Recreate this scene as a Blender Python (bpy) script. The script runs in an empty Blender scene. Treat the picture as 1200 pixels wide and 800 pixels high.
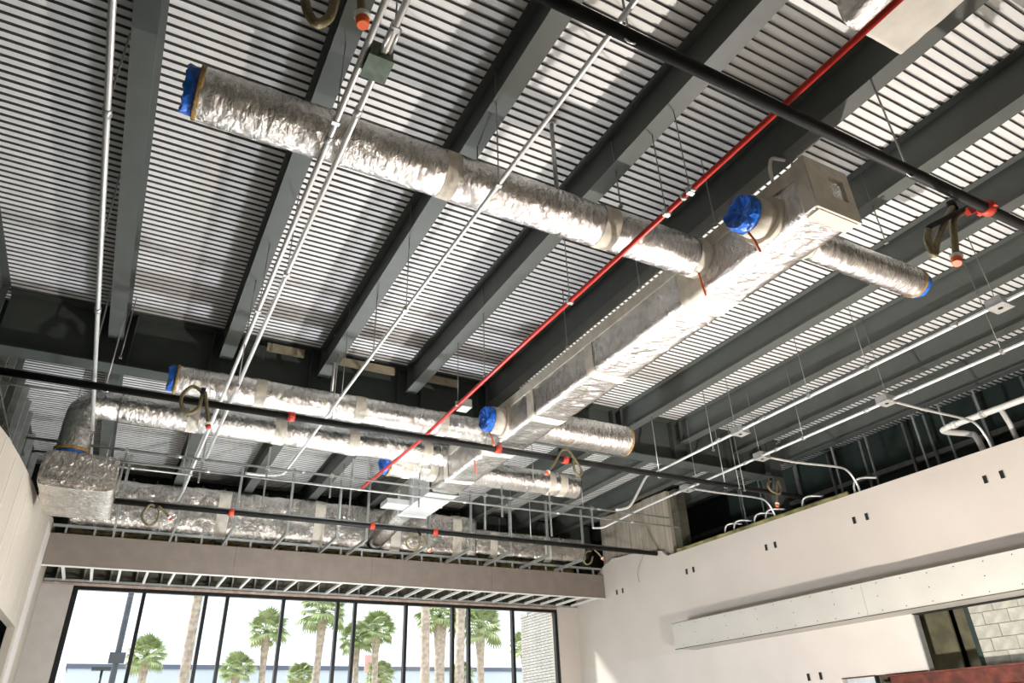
import bpy, bmesh, math, random
from mathutils import Vector, Matrix, noise
random.seed(7)
S = bpy.context.scene
COL = S.collection
PI = math.pi

# ------------------------------------------------------------------ camera
cam_d = bpy.data.cameras.new('camera'); cam = bpy.data.objects.new('camera', cam_d); COL.objects.link(cam)
cam.matrix_world = Matrix(((.88148556, -.20528452, -.4252546, 0.0),
                           (-.47105693, -.44519498, -.76151612, 0.0),
                           (-.03299374, .87158459, -.48913364, 1.6),
                           (0, 0, 0, 1)))
cam_d.sensor_width = 36; cam_d.lens = 24.73; cam_d.clip_start = .05; cam_d.clip_end = 600
S.camera = cam

# ------------------------------------------------------------------ world, sun, exposure
W = bpy.data.worlds.new('sky'); S.world = W; W.use_nodes = True
wn = W.node_tree; bg = wn.nodes['Background']
tc = wn.nodes.new('ShaderNodeTexCoord'); nz = wn.nodes.new('ShaderNodeTexNoise'); nz.inputs['Scale'].default_value = 2.2
nz.inputs['Detail'].default_value = 5
rp = wn.nodes.new('ShaderNodeValToRGB')
rp.color_ramp.elements[0].position = .38; rp.color_ramp.elements[0].color = (.80, .89, 1.0, 1)
rp.color_ramp.elements[1].position = .62; rp.color_ramp.elements[1].color = (.97, .98, 1.0, 1)
wn.links.new(tc.outputs['Generated'], nz.inputs['Vector']); wn.links.new(nz.outputs['Fac'], rp.inputs['Fac'])
wn.links.new(rp.outputs['Color'], bg.inputs['Color']); bg.inputs['Strength'].default_value = 2.0

sun_d = bpy.data.lights.new('sun', 'SUN'); sun = bpy.data.objects.new('sun', sun_d); COL.objects.link(sun)
sun_d.energy = 6.0; sun_d.angle = math.radians(6); sun_d.color = (1, .95, .88)
sun.rotation_euler = Vector((.62, -.62, -.62)).to_track_quat('-Z', 'Y').to_euler()

S.view_settings.view_transform = 'Standard'; S.view_settings.look = 'None'
S.view_settings.gamma = 1; S.view_settings.exposure = 0.0; S.view_settings.use_curve_mapping = False

# ------------------------------------------------------------------ materials
M = {}
def mat(name, col, rough=.6, metal=0.0, var=.0, vscale=4.0, bump=0.0, bscale=40.0, stretch=(1, 1, 1), col2=None, emit=None, dist=0.0, spec=None):
    m = bpy.data.materials.new(name); m.use_nodes = True; n = m.node_tree; b = n.nodes['Principled BSDF']
    b.inputs['Roughness'].default_value = rough; b.inputs['Metallic'].default_value = metal
    if spec is not None: b.inputs['Specular IOR Level'].default_value = spec
    c = (*col, 1)
    t = n.nodes.new('ShaderNodeTexCoord'); mp = n.nodes.new('ShaderNodeMapping'); mp.inputs['Scale'].default_value = stretch
    n.links.new(t.outputs['Object'], mp.inputs['Vector'])
    if var > 0 or col2:
        no = n.nodes.new('ShaderNodeTexNoise'); no.inputs['Scale'].default_value = vscale; no.inputs['Detail'].default_value = 6
        n.links.new(mp.outputs['Vector'], no.inputs['Vector'])
        r = n.nodes.new('ShaderNodeValToRGB'); r.color_ramp.elements[0].position = .35; r.color_ramp.elements[1].position = .65
        if col2: a, z = c, (*col2, 1)
        else:
            a = tuple(max(0, v * (1 - var)) for v in col) + (1,); z = tuple(min(1, v * (1 + var)) for v in col) + (1,)
        r.color_ramp.elements[0].color = a; r.color_ramp.elements[1].color = z
        n.links.new(no.outputs['Fac'], r.inputs['Fac']); n.links.new(r.outputs['Color'], b.inputs['Base Color'])
    else: b.inputs['Base Color'].default_value = c
    if bump > 0:
        nb = n.nodes.new('ShaderNodeTexNoise'); nb.inputs['Scale'].default_value = bscale; nb.inputs['Detail'].default_value = 4
        nb.inputs['Distortion'].default_value = dist
        n.links.new(mp.outputs['Vector'], nb.inputs['Vector'])
        bn = n.nodes.new('ShaderNodeBump'); bn.inputs['Strength'].default_value = bump; bn.inputs['Distance'].default_value = .02
        n.links.new(nb.outputs['Fac'], bn.inputs['Height']); n.links.new(bn.outputs['Normal'], b.inputs['Normal'])
    if emit:
        b.inputs['Emission Color'].default_value = (*emit[0], 1); b.inputs['Emission Strength'].default_value = emit[1]
    M[name] = m; return m
mat('deck', (.80, .79, .77), .5, .0, .05, 1.5, stretch=(.3, 6, 1))
mat('deckweb_shaded', (.13, .135, .13), .7, 0, .2, 60)  # shade on the rib webs, painted as a dark base colour
mat('blocking', (.30, .26, .18), .9, 0, .2, 4)
mat('olive', (.22, .21, .13), .8, 0, .25, 3)
mat('beam', (.08, .088, .08), .55, 0, .06, 3, .08, 60)
mat('girder', (.07, .08, .073), .85, 0, .05, 3, .05, 60, spec=.15)
mat('bulk', (.47, .45, .41), .85, 0, .04, 1.2)
def foil(name, col, rough, sc, strength, stretch):
    """crinkled foil: warped cell creases plus fine noise in the bump"""
    m = mat(name, col, rough, 1.0, .14, 2.5); n = m.node_tree; b = n.nodes['Principled BSDF']; t = n.nodes['Texture Coordinate']
    mp = n.nodes.new('ShaderNodeMapping'); mp.inputs['Scale'].default_value = stretch
    w = n.nodes.new('ShaderNodeTexNoise'); w.inputs['Scale'].default_value = sc * .6; w.inputs['Detail'].default_value = 2
    wv = n.nodes.new('ShaderNodeVectorMath'); wv.operation = 'MULTIPLY_ADD'; wv.inputs[1].default_value = (.5, .5, .5)
    v = n.nodes.new('ShaderNodeTexVoronoi'); v.feature = 'DISTANCE_TO_EDGE'; v.inputs['Scale'].default_value = sc
    f = n.nodes.new('ShaderNodeTexNoise'); f.inputs['Scale'].default_value = sc * 1.6; f.inputs['Detail'].default_value = 7; f.inputs['Roughness'].default_value = .62; f.inputs['Distortion'].default_value = 1.2
    ad = n.nodes.new('ShaderNodeMath'); ad.operation = 'MULTIPLY_ADD'; ad.inputs[1].default_value = .45
    bn = n.nodes.new('ShaderNodeBump'); bn.inputs['Strength'].default_value = strength; bn.inputs['Distance'].default_value = .05
    L = n.links.new
    L(t.outputs['Object'], mp.inputs['Vector']); L(mp.outputs['Vector'], w.inputs['Vector']); L(w.outputs['Color'], wv.inputs[0]); L(mp.outputs['Vector'], wv.inputs[2])
    L(wv.outputs['Vector'], v.inputs['Vector']); L(mp.outputs['Vector'], f.inputs['Vector'])
    L(v.outputs['Distance'], ad.inputs[0]); L(f.outputs['Fac'], ad.inputs[2]); L(ad.outputs[0], bn.inputs['Height']); L(bn.outputs['Normal'], b.inputs['Normal'])
foil('foil', (.80, .775, .74), .15, 4.5, .6, (1.7, .8, .8))
foil('foily', (.80, .785, .76), .15, 4.0, .65, (.7, 2.4, .7))
foil('foil2', (.82, .78, .73), .19, 4.5, .65, (1.4, 1, 1))
mat('tape', (.62, .57, .48), .75, 0, .1, 6, .2, 20)
mat('fibre', (.42, .27, .10), .9, 0, .3, 30, .5, 80)
mat('blue', (.01, .13, .62), .28, 0, .35, 9, .5, 14, dist=1.0)
mat('sheet', (.78, .79, .79), .38, .55, .04, 3)
mat('galv', (.55, .56, .55), .4, .7, .1, 8)
mat('emt', (.80, .80, .79), .35, .55, .05, 8)
mat('stud', (.36, .37, .35), .5, .5, .12, 6)
mat('blackpipe', (.012, .012, .011), .55, 0, .3, 5, spec=.25)
mat('redpipe', (.62, .03, .02), .38, 0, .15, 6)
mat('orange', (.85, .13, .02), .45)
mat('redfit', (.55, .05, .025), .5, 0, .2, 12)
mat('hose', (.20, .17, .09), .5, .45, .2, 30, .3, 120)
mat('rod', (.30, .31, .29), .45, .6)
mat('whitetape', (.82, .80, .76), .6)
mat('boxwrap', (.60, .56, .49), .8, 0, .08, 3, .15, 12)
mat('greenbox', (.09, .12, .08), .5, .2, .2, 12)
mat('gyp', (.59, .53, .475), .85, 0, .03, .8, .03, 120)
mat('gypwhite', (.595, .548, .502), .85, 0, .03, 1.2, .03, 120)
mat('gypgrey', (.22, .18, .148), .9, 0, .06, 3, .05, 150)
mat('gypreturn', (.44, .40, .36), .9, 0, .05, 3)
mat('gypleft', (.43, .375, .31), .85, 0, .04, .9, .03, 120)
mat('joint', (.50, .445, .375), .85)
mat('dark', (.035, .055, .045), .8, 0, .12, 2)
mat('darkwood', (.09, .085, .06), .8, 0, .35, 3)
mat('batt', (.62, .47, .18), .95, 0, .3, 9, .5, 30)
mat('oldbatt', (.22, .20, .08), .95, 0, .5, 3, .5, 30)
mat('concrete', (.40, .35, .28), .9, 0, .18, 2.2, .25, 14, (6, 6, .4))
mat('cmu', (.50, .49, .42), .95, 0, .14, 7, .4, 90)
mat('mortar', (.25, .24, .20), .95)
mat('whitebrick', (.40, .385, .365), .9, 0, .08, 3, .2, 60)
mat('brickjoint', (.17, .16, .15), .95)
mat('rust', (.11, .024, .013), .7, .1, .4, 6, .3, 30)
mat('frame', (.012, .012, .012), .35, .3)
mat('header', (.40, .30, .24), .8, 0, .2, 5)
mat('floor', (.60, .58, .55), .45, 0, .12, .6)
mat('ground', (.55, .54, .50), .9, 0, .1, .2)
mat('hole', (.006, .006, .006), .9)
mat('trunk', (.50, .41, .33), .95, 0, .3, 5, .5, 18)
mat('frond', (.33, .42, .17), .55, 0, .35, 3)
mat('frondlight', (.46, .52, .26), .55, 0, .3, 3)
mat('polegrey', (.10, .11, .13), .5, .4)
mat('lampdark', (.05, .06, .06), .5, .3)
mat('farwall', (.62, .68, .74), .8, 0, .04, .05)
mat('farcap', (.12, .14, .2), .7)
mat('signred', (.75, .42, .40), .6)
mat('pvc', (.78, .76, .72), .45)
gl = bpy.data.materials.new('glass'); gl.use_nodes = True; g = gl.node_tree; g.nodes.clear()
o_ = g.nodes.new('ShaderNodeOutputMaterial'); mx = g.nodes.new('ShaderNodeMixShader'); tr = g.nodes.new('ShaderNodeBsdfTransparent'); gs = g.nodes.new('ShaderNodeBsdfGlossy')
gs.inputs['Roughness'].default_value = .02; mx.inputs['Fac'].default_value = .06; tr.inputs['Color'].default_value = (.97, .985, .98, 1)
g.links.new(tr.outputs[0], mx.inputs[1]); g.links.new(gs.outputs[0], mx.inputs[2]); g.links.new(mx.outputs[0], o_.inputs[0]); M['glass'] = gl

# ------------------------------------------------------------------ object helpers
ORG = {}
def tag(o, label=None, cat=None, group=None, kind=None):
    if label: o['label'] = label
    if cat: o['category'] = cat
    if group: o['group'] = group
    if kind: o['kind'] = kind
    return o
def thing(name, label, cat, loc=(0, 0, 0), group=None, kind=None):
    o = bpy.data.objects.new(name, None); o.empty_display_size = .1; COL.objects.link(o); o.location = loc
    ORG[o] = Vector(loc); return tag(o, label, cat, group, kind)
def link(name, me, material, parent=None, base=None):
    """one mesh object; vertices are given in world coordinates"""
    if material and not me.materials: me.materials.append(M[material])
    o = bpy.data.objects.new(name, me); COL.objects.link(o)
    if parent is not None:
        org = ORG[parent]; me.transform(Matrix.Translation(-org)); o.parent = parent; ORG[o] = org
    elif base is not None:
        me.transform(Matrix.Translation(-Vector(base))); o.location = base; ORG[o] = Vector(base)
    else: ORG[o] = Vector((0, 0, 0))
    return o
class MB:
    def __init__(s): s.v = []; s.f = []; s.smooth = []
    def add(s, v, f, sm=False):
        k = len(s.v); s.v += [tuple(p) for p in v]; s.f += [tuple(i + k for i in q) for q in f]; s.smooth += [sm] * len(f); return s
    def box(s, x0, x1, y0, y1, z0, z1):
        return s.add([(x0, y0, z0), (x1, y0, z0), (x1, y1, z0), (x0, y1, z0), (x0, y0, z1), (x1, y0, z1), (x1, y1, z1), (x0, y1, z1)],
                     [(0, 3, 2, 1), (4, 5, 6, 7), (0, 1, 5, 4), (1, 2, 6, 5), (2, 3, 7, 6), (3, 0, 4, 7)])
    def bar(s, a, b, w, h=None):
        h = h or w; a = Vector(a); b = Vector(b); d = (b - a).normalized()
        u = d.cross(Vector((0, 0, 1)));
        if u.length < .01: u = Vector((1, 0, 0))
        u.normalize(); n = u.cross(d).normalized(); vs = []
        for p in (a, b):
            for i, j in ((-1, -1), (1, -1), (1, 1), (-1, 1)): vs.append(p + u * (w / 2 * i) + n * (h / 2 * j))
        return s.add(vs, [(0, 1, 2, 3), (7, 6, 5, 4), (0, 4, 5, 1), (1, 5, 6, 2), (2, 6, 7, 3), (3, 7, 4, 0)])
    def tube(s, pts, r, seg=10, cap=True):
        pts = [Vector(p) for p in pts]; rs = r if isinstance(r, (list, tuple)) else [r] * len(pts)
        vs = []; fs = []; u = None
        for i, p in enumerate(pts):
            if i == 0: d = pts[1] - p
            elif i == len(pts) - 1: d = p - pts[i - 1]
            else: d = (p - pts[i - 1]).normalized() + (pts[i + 1] - p).normalized()
            d.normalize()
            if u is None: u = d.cross(Vector((0, 0, 1)) if abs(d.z) < .9 else Vector((1, 0, 0)))
            u = (u - d * u.dot(d)).normalized(); w = d.cross(u)
            for k in range(seg):
                a = 2 * PI * k / seg; vs.append(p + (u * math.cos(a) + w * math.sin(a)) * rs[i])
        for i in range(len(pts) - 1):
            for k in range(seg):
                k2 = (k + 1) % seg; fs.append((i * seg + k, i * seg + k2, (i + 1) * seg + k2, (i + 1) * seg + k))
        s.add(vs, fs, True)
        if cap:
            n = len(pts) - 1; b = len(s.v) - len(vs)
            s.f.append(tuple(b + k for k in reversed(range(seg)))); s.f.append(tuple(b + n * seg + k for k in range(seg))); s.smooth += [False, False]
        return s
    def mesh(s, name='m'):
        me = bpy.data.meshes.new(name); me.from_pydata(s.v, [], s.f); me.polygons.foreach_set('use_smooth', s.smooth); me.update(); return me
    def build(s, name, material, parent=None, base=None): return link(name, s.mesh(name), material, parent, base)
def smooth_path(pts, n=6):
    """Catmull-Rom through the points"""
    p = [Vector(q) for q in pts]; p = [p[0] * 2 - p[1]] + p + [p[-1] * 2 - p[-2]]; out = []
    for i in range(1, len(p) - 2):
        for k in range(n):
            t = k / n; a, b, c, d = p[i - 1], p[i], p[i + 1], p[i + 2]
            out.append(.5 * ((2 * b) + (c - a) * t + (2 * a - 5 * b + 4 * c - d) * t * t + (3 * b - a - 3 * c + d) * t ** 3))
    out.append(p[-2]); return out
def struct(name, mb, material, parent=None):
    o = mb.build(name, material, parent)
    if parent is None: o['kind'] = 'structure'
    return o
def poly_prism(pts_yz, x0, x1):
    """prism with outline in the y-z plane, from x0 to x1"""
    n = len(pts_yz); mb = MB()
    mb.add([(x0, y, z) for y, z in pts_yz] + [(x1, y, z) for y, z in pts_yz],
           [tuple(range(n)), tuple(reversed(range(n, 2 * n)))] + [(i, n + i, n + (i + 1) % n, (i + 1) % n) for i in range(n)])
    return mb

ZD, ZB = 8.40, 7.79                       # underside of deck, underside of beams
# ------------------------------------------------------------------ setting: floor, ground, deck, walls
struct('floor', MB().box(-3.6, 17.2, -9, 21.7, -.2, 0), 'floor')
tag(struct('ground', MB().box(-160, 220, 22.3, 230, -.4, -.15), 'ground'), 'pale paved ground outside the windows')
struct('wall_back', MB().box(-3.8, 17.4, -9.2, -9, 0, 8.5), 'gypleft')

ceil = bpy.data.objects.new('ceiling', None); COL.objects.link(ceil); ceil['kind'] = 'structure'; ORG[ceil] = Vector((0, 0, 0))
PT = .124
def deck_mesh():
    """six ribs: pale flats, webs with their shade painted in as a darker colour"""
    prof = []
    for k in range(6):
        y = k * PT
        prof += [(y, 0), (y + .074, 0), (y + .079, .040), (y + .119, .040)]
    prof.append((6 * PT, 0)); prof.append((6 * PT + .014, -.003))
    mb = MB(); n = len(prof); x0, x1 = -3.6, 17.2; t = .004
    vs = [(x0, y, z) for y, z in prof] + [(x1, y, z) for y, z in prof] + [(x0, y, z + t) for y, z in prof] + [(x1, y, z + t) for y, z in prof]
    fs = []; mi = []
    for i in range(n - 1):
        fs.append((i, i + 1, n + i + 1, n + i)); fs.append((2 * n + i, 3 * n + i, 3 * n + i + 1, 2 * n + i + 1))
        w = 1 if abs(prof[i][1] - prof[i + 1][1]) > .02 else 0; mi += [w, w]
    fs += [(0, n, 3 * n, 2 * n), (n - 1, 3 * n - 1, 4 * n - 1, 2 * n - 1)]; mi += [0, 0]
    mb.add(vs, fs); me = mb.mesh('deck_panel'); me.materials.append(M['deck']); me.materials.append(M['deckweb_shaded']); me.polygons.foreach_set('material_index', mi); return me
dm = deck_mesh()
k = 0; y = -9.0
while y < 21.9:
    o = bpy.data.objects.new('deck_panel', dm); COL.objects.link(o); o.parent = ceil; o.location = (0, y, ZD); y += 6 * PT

# right hall wall with its opening, lower part split round it
XR = 14.30
wr = bpy.data.objects.new('wall_right', None); COL.objects.link(wr); wr['kind'] = 'structure'; ORG[wr] = Vector((0, 0, 0))
poly_prism([(-9, 3.49), (21.8, 3.49), (21.8, 5.6), (19.95, 6.45), (19.8, 6.52), (19.55, 6.55), (19.39, 6.63), (18.9, 6.58), (18.32, 6.55), (17.6, 6.42), (16.86, 6.34), (16.75, 6.22), (16.62, 6.14), (-9, 6.14)], XR, XR + .15).build('upper_board', 'gyp', wr)
MB().box(XR, XR + .15, 9.46, 10.65, 2.46, 3.49).build('wall_board', 'gypwhite', wr)
MB().box(XR, XR + .15, 10.65, 11.5, 2.46, 3.49).build('wall_board', 'gypwhite', wr)
MB().box(XR, XR + .15, 11.5, 21.8, 0, 3.49).build('wall_board', 'gypwhite', wr)
MB().box(XR, XR + .15, 10.45, 11.5, 0, 1.9).build('wall_board', 'gypwhite', wr)
MB().box(XR, XR + .15, -9, 6.0, 0, 3.49).build('wall_board', 'gypwhite', wr)
MB().box(XR, XR + .15, 6.0, 10.45, 0, 1.2).build('wall_board', 'gypwhite', wr)
for ya, yb in ((9.46, 9.52),):
    MB().box(XR - .004, XR + .16, ya - .02, ya + .012, 2.44, 3.49).build('corner_bead', 'stud', wr)
MB().box(XR - .02, XR + .17, 6.0, 9.46, 3.47, 3.50).build('head_track', 'hole', wr)

# bulkhead box on the right wall
bk = thing('bulkhead', 'long white gypsum bulkhead box fixed to the right wall', 'bulkhead', (13.6, 5, 3.49))
for a, b, n in ((5.0 - 9, 4.6, 0), (4.6, 9.95, 1), (9.95, 16.0, 2)):
    MB().box(13.60, 13.63, a + .004, b - .004, 3.50, 4.13).build('face_board', 'bulk', bk)
MB().box(13.62, XR - .002, -4, 15.98, 3.49, 3.52).build('underside_board', 'bulk', bk)
MB().box(13.62, XR - .002, -4, 15.98, 4.09, 4.12).build('top_board', 'bulk', bk)
MB().box(13.61, XR - .002, 15.97, 16.0, 3.50, 4.12).build('end_board', 'bulk', bk)
MB().box(13.593, 13.61, -4, 16.0, 3.482, 3.498).build('corner_bead', 'darkwood', bk)
MB().box(13.594, 13.61, 9.4, 16.0, 4.128, 4.14).build('gap_line', 'darkwood', bk)
MB().box(13.70, XR - .2, 15.6, 16.0, 4.125, 4.16).build('loose_strip', 'hole', bk)
scr = MB().box(-.004, 0, -.009, .009, -.009, .009).mesh('screw'); scr.materials.append(M['hole'])
yy = 5.2; k = 0
while yy < 15.9:
    for zz in (3.56, 3.82, 4.07):
        if zz == 3.82 and k % 2: continue
        o = bpy.data.objects.new('screw', scr); COL.objects.link(o); o.parent = bk
        o.location = Vector((13.598, yy + random.uniform(-.04, .04), zz + random.uniform(-.015, .015))) - ORG[bk]
    yy += .55; k += 1

# dark outer walls above / beyond the board walls
wro = bpy.data.objects.new('wall_right_outer', None); COL.objects.link(wro); wro['kind'] = 'structure'; ORG[wro] = Vector((0, 0, 0))
MB().box(17.2, 17.4, -9, 21.9, 0, 8.5).build('sheathing', 'dark', wro)
for z in (6.55, 7.25): MB().box(17.06, 17.2, -2, 21.7, z, z + .12).build('girt', 'stud', wro)
for y in (3.0, 4.6, 5.4, 6.2, 7.0, 8.1, 9.4, 10.0, 11.3, 12.4, 13.6, 14.7, 15.9): MB().box(17.0, 17.06, y, y + .06, 5.4, 8.3).build('stud', 'stud', wro)
struct('wall_left_outer', MB().box(-3.8, -3.6, -9, 21.9, 0, 8.5), 'dark')
wsl = bpy.data.objects.new('wall_left_framing', None); COL.objects.link(wsl); wsl['kind'] = 'structure'; ORG[wsl] = Vector((0, 0, 0))
MB().box(-2.66, -2.6, 12.9, 21.7, 4, 8.38).build('sheathing', 'dark', wsl)
for y in (13.5, 14.25, 15.0, 15.75, 16.5, 17.25, 18.0, 19.4, 20.8): MB().box(-2.6, -2.45, y, y + .05, 4, 8.35).build('stud', 'stud', wsl)
MB().box(-2.6, -2.43, 12.9, 21.7, 7.02, 7.08).build('rail', 'stud', wsl)

# left board wall, raking top, doorway low down
wl = bpy.data.objects.new('wall_left', None); COL.objects.link(wl); wl['kind'] = 'structure'; ORG[wl] = Vector((0, 0, 0))
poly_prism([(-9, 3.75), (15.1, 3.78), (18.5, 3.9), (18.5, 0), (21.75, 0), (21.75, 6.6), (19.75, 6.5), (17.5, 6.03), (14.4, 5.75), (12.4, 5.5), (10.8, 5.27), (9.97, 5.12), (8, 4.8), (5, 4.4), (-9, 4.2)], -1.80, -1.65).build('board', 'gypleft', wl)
for y in (10.6, 11.8, 13.0, 14.2, 15.4, 16.6, 17.8): MB().box(-1.652, -1.646, y, y + .09, 3.95, 5.2 + (y - 10.6) * .10).build('joint_strip', 'joint', wl)
MB().box(-1.66, -1.63, 18.9, 19.93, 0, 6.2).build('end_strip', 'gypwhite', wl)
struct('wall_left_room', MB().box(-3.2, -3.1, 10, 21.7, 0, 5), 'dark')
# window wall: piers, head wall
wf = bpy.data.objects.new('wall_front', None); COL.objects.link(wf); wf['kind'] = 'structure'; ORG[wf] = Vector((0, 0, 0))
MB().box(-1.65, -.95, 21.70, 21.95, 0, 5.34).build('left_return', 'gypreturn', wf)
MB().box(13.50, XR - .002, 21.70, 21.95, 0, 5.42).build('right_return', 'gyp', wf)
MB().box(-3.6, 17.2, 22.05, 22.25, 5.33, 8.5).build('sheathing', 'darkwood', wf)
MB().box(-1.65, XR, 21.72, 22.05, 5.33, 5.40).build('header', 'header', wf)
MB().box(-3.6, -.95, 21.95, 22.15, 0, 5.4).build('outer_pier', 'dark', wf)
MB().box(13.50, 17.2, 21.95, 22.15, 0, 5.4).build('outer_pier', 'gypleft', wf)
for i in range(26):
    x = -1.4 + i * .61
    if x > 14: break
    MB().box(x, x + .04, 21.86, 22.04, 5.4, 8.3).build('stud', 'stud', wf)
    mb = MB().box(x + .05, x + .59, 21.93, 22.04, 6.12 + random.uniform(0, .08), 7.1 + random.uniform(-.2, .1)); mb.build('insulation_batt', 'batt', wf)

# ------------------------------------------------------------------ windows
WX = [-.87, .71, 2.255, 2.81, 4.34, 5.915, 6.45, 8.06, 9.63, 10.19, 11.79, 13.43]
YW = 21.8
for i in range(len(WX) - 1):
    a, b = WX[i], WX[i + 1]
    w = bpy.data.objects.new('window_%d' % (i + 1), None); COL.objects.link(w); w['kind'] = 'structure'; ORG[w] = Vector((0, 0, 0))
    lw = .075 if i == 0 else .045
    MB().box(a - lw, a + .045, YW - .07, YW + .09, .02, 5.33).build('mullion', 'frame', w)
    if i == len(WX) - 2: MB().box(b - .045, b + .06, YW - .07, YW + .09, .02, 5.33).build('mullion', 'frame', w)
    MB().box(a + .045, b - .045, YW - .06, YW + .08, 5.24, 5.33).build('head_rail', 'frame', w)
    MB().box(a + .045, b - .045, YW - .06, YW + .08, .02, .14).build('sill_rail', 'frame', w)
    MB().box(a + .03, b - .03, YW - .004, YW + .004, .12, 5.26).build('pane', 'glass', w)

# ------------------------------------------------------------------ steel beams and girders
def i_beam(name, label, group, along, c, a, b, zb, zt, fw, tf, tw, material, fa=None, fb=None):
    base = (c, a, zb) if along == 'Y' else (a, c, zb)
    t = thing(name, label, 'beam', base, group)
    def bx(u0, u1, v0, v1, z0, z1):
        return MB().box(u0, u1, v0, v1, z0, z1) if along == 'Y' else MB().box(v0, v1, u0, u1, z0, z1)
    fa = a if fa is None else fa; fb = b if fb is None else fb
    bx(c - fw / 2, c + fw / 2, fa, fb, zb, zb + tf).build('bottom_flange', material, t)
    bx(c - fw / 2, c + fw / 2, fa, fb, zt - tf, zt - .002).build('top_flange', material, t)
    bx(c - tw / 2, c + tw / 2, a, b, zb + tf, zt - tf).build('web', material, t)
    return t
ordn = ['first', 'second', 'third', 'fourth', 'fifth', 'sixth', 'seventh', 'eighth', 'ninth', 'tenth', 'eleventh']
for i in range(-1, 10):
    x = -.873 + 1.795 * i
    n = ordn[i + 1]
    t = i_beam('steel_beam', 'dark grey steel roof beam in the near bay, %s from the left edge' % n, 'roof beams of the near bay', 'Y', x, -9, 12.62, ZB, ZD, .235, .022, .016, 'beam', -9, 12.42)
    MB().box(x - .10, x + .10, 12.36, 12.38, ZB + .03, ZD - .03).build('stiffener_plate', 'beam', t)
    t = i_beam('steel_beam', 'dark grey steel roof beam beyond the cross girder, %s from the left' % n, 'roof beams of the far bay', 'Y', x, 12.66, 21.78, ZB, ZD, .235, .022, .016, 'beam', 12.86, 21.7)
gd = i_beam('cross_girder', 'deep dark steel girder crossing the hall above the foil ducts', None, 'X', 12.64, -2.55, 14.6, 7.33, ZD - .004, .39, .03, .022, 'girder')
for i in range(0, 9):
    x = -.873 + 1.795 * i
    for s in (-1, 1): MB().box(x - .008 + s * .25, x + .008 + s * .25, 12.46, 12.625, 7.37, ZD - .04).build('stiffener_plate', 'girder', gd)
for xa, xb in ((1.6, 2.3), (2.98, 4.14), (4.84, 5.57)): MB().box(xa, xb, 12.38, 12.44, 8.12, 8.28).build('blocking_board', 'blocking', gd)
i_beam('wall_girder', 'dark steel girder above the window wall behind the lower duct', None, 'X', 21.92, -3.4, 17, 7.35, ZD - .004, .22, .03, .02, 'girder')
def column(label, x, y, material, z1):
    t = thing('steel_column', label, 'column', (x, y, 0))
    MB().box(x - .2, x + .2, y - .2, y - .175, 0, z1).build('flange', material, t); MB().box(x - .2, x + .2, y + .175, y + .2, 0, z1).build('flange', material, t)
    MB().box(x - .01, x + .01, y - .175, y + .175, 0, z1).build('web', material, t)
    MB().box(x - .24, x + .24, y - .24, y + .24, z1 - .03, z1 - .002).build('cap_plate', material, t)
column('grey steel column under the right end of the cross girder', 14.85, 12.64, 'beam', 8.37)
column('grey steel column under the left end of the cross girder', -2.9, 12.64, 'stud', 8.37)

# concrete pier above the right wall
pr = thing('concrete_pier', 'brown board-marked concrete pier rising above the right wall beside the windows', 'pier', (14.6, 18, 4))
for j in range(9):
    ya = 16.5 + j * .4
    MB().box(14.47 - .008 * (j % 2), 14.95, ya + .004, ya + .396, 4.0, 8.1 + .012 * (j % 3)).build('board_marked_strip', 'concrete', pr)
MB().box(14.60, 14.95, 16.2, 16.49, 5.5, 8.1).build('end_flange', 'darkwood', pr)

# ------------------------------------------------------------------ foil ducts
def wr_noise(p, s): return noise.noise(Vector(p) * s)
def sweep(path, sec, seg=40, amp=.012, fa=9.0, fr=3.0, seed=0, close=True, l0=0.0):
    """sweep a cross-section sec(theta)->(u,w) along a resampled path with foil wrinkles"""
    path = [Vector(p) for p in path]; L = [l0]
    for i in range(1, len(path)): L.append(L[-1] + (path[i] - path[i - 1]).length)
    vs = []; fs = []; u = None
    for i, p in enumerate(path):
        d = (path[min(i + 1, len(path) - 1)] - path[max(i - 1, 0)]).normalized()
        if u is None:
            u = Vector((0, 0, 1)).cross(d) if abs(d.z) < .9 else Vector((1, 0, 0))
        u = (u - d * u.dot(d)).normalized(); w = d.cross(u)
        if abs(d.z) < .3 and w.z < 0: w = -w; u = -u
        for k in range(seg):
            a = 2 * PI * k / seg; cu, cw = sec(a)
            q = Vector((L[i] * fa, cu * fr * 3, cw * fr * 3 + seed * 17.3))
            n1 = 1 - 2 * abs(noise.noise(q)); n2 = noise.noise(q * 2.3 + Vector((5, 3, 1))); n3 = noise.noise(Vector((L[i] * .9, seed * 3.1 + cu * 2, cw * 2)))
            dsp = amp * (.55 * n1 + .5 * n2 + .9 * n3)
            rr = math.hypot(cu, cw); f = 1 + dsp / max(rr, .05)
            vs.append(p + (u * cu + w * cw) * f)
    for i in range(len(path) - 1):
        for k in range(seg):
            k2 = (k + 1) % seg; fs.append((i * seg + k, i * seg + k2, (i + 1) * seg + k2, (i + 1) * seg + k))
    mb = MB(); mb.add(vs, fs, True)
    if close:
        n = len(path) - 1; mb.f.append(tuple(reversed(range(seg)))); mb.f.append(tuple(n * seg + k for k in range(seg))); mb.smooth += [False, False]
    return mb
def line(a, b, step=.03):
    a = Vector(a); b = Vector(b); n = max(2, int((b - a).length / step)); return [a.lerp(b, i / n) for i in range(n + 1)]
def circ(r): return lambda a: (r * math.cos(a), r * math.sin(a))
def rrect(hw, hh, e=7):
    def f(a):
        c, s = math.cos(a), math.sin(a); k = (abs(c / hw) ** e + abs(s / hh) ** e) ** (-1 / e); return (c * k, s * k)
    return f
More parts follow.
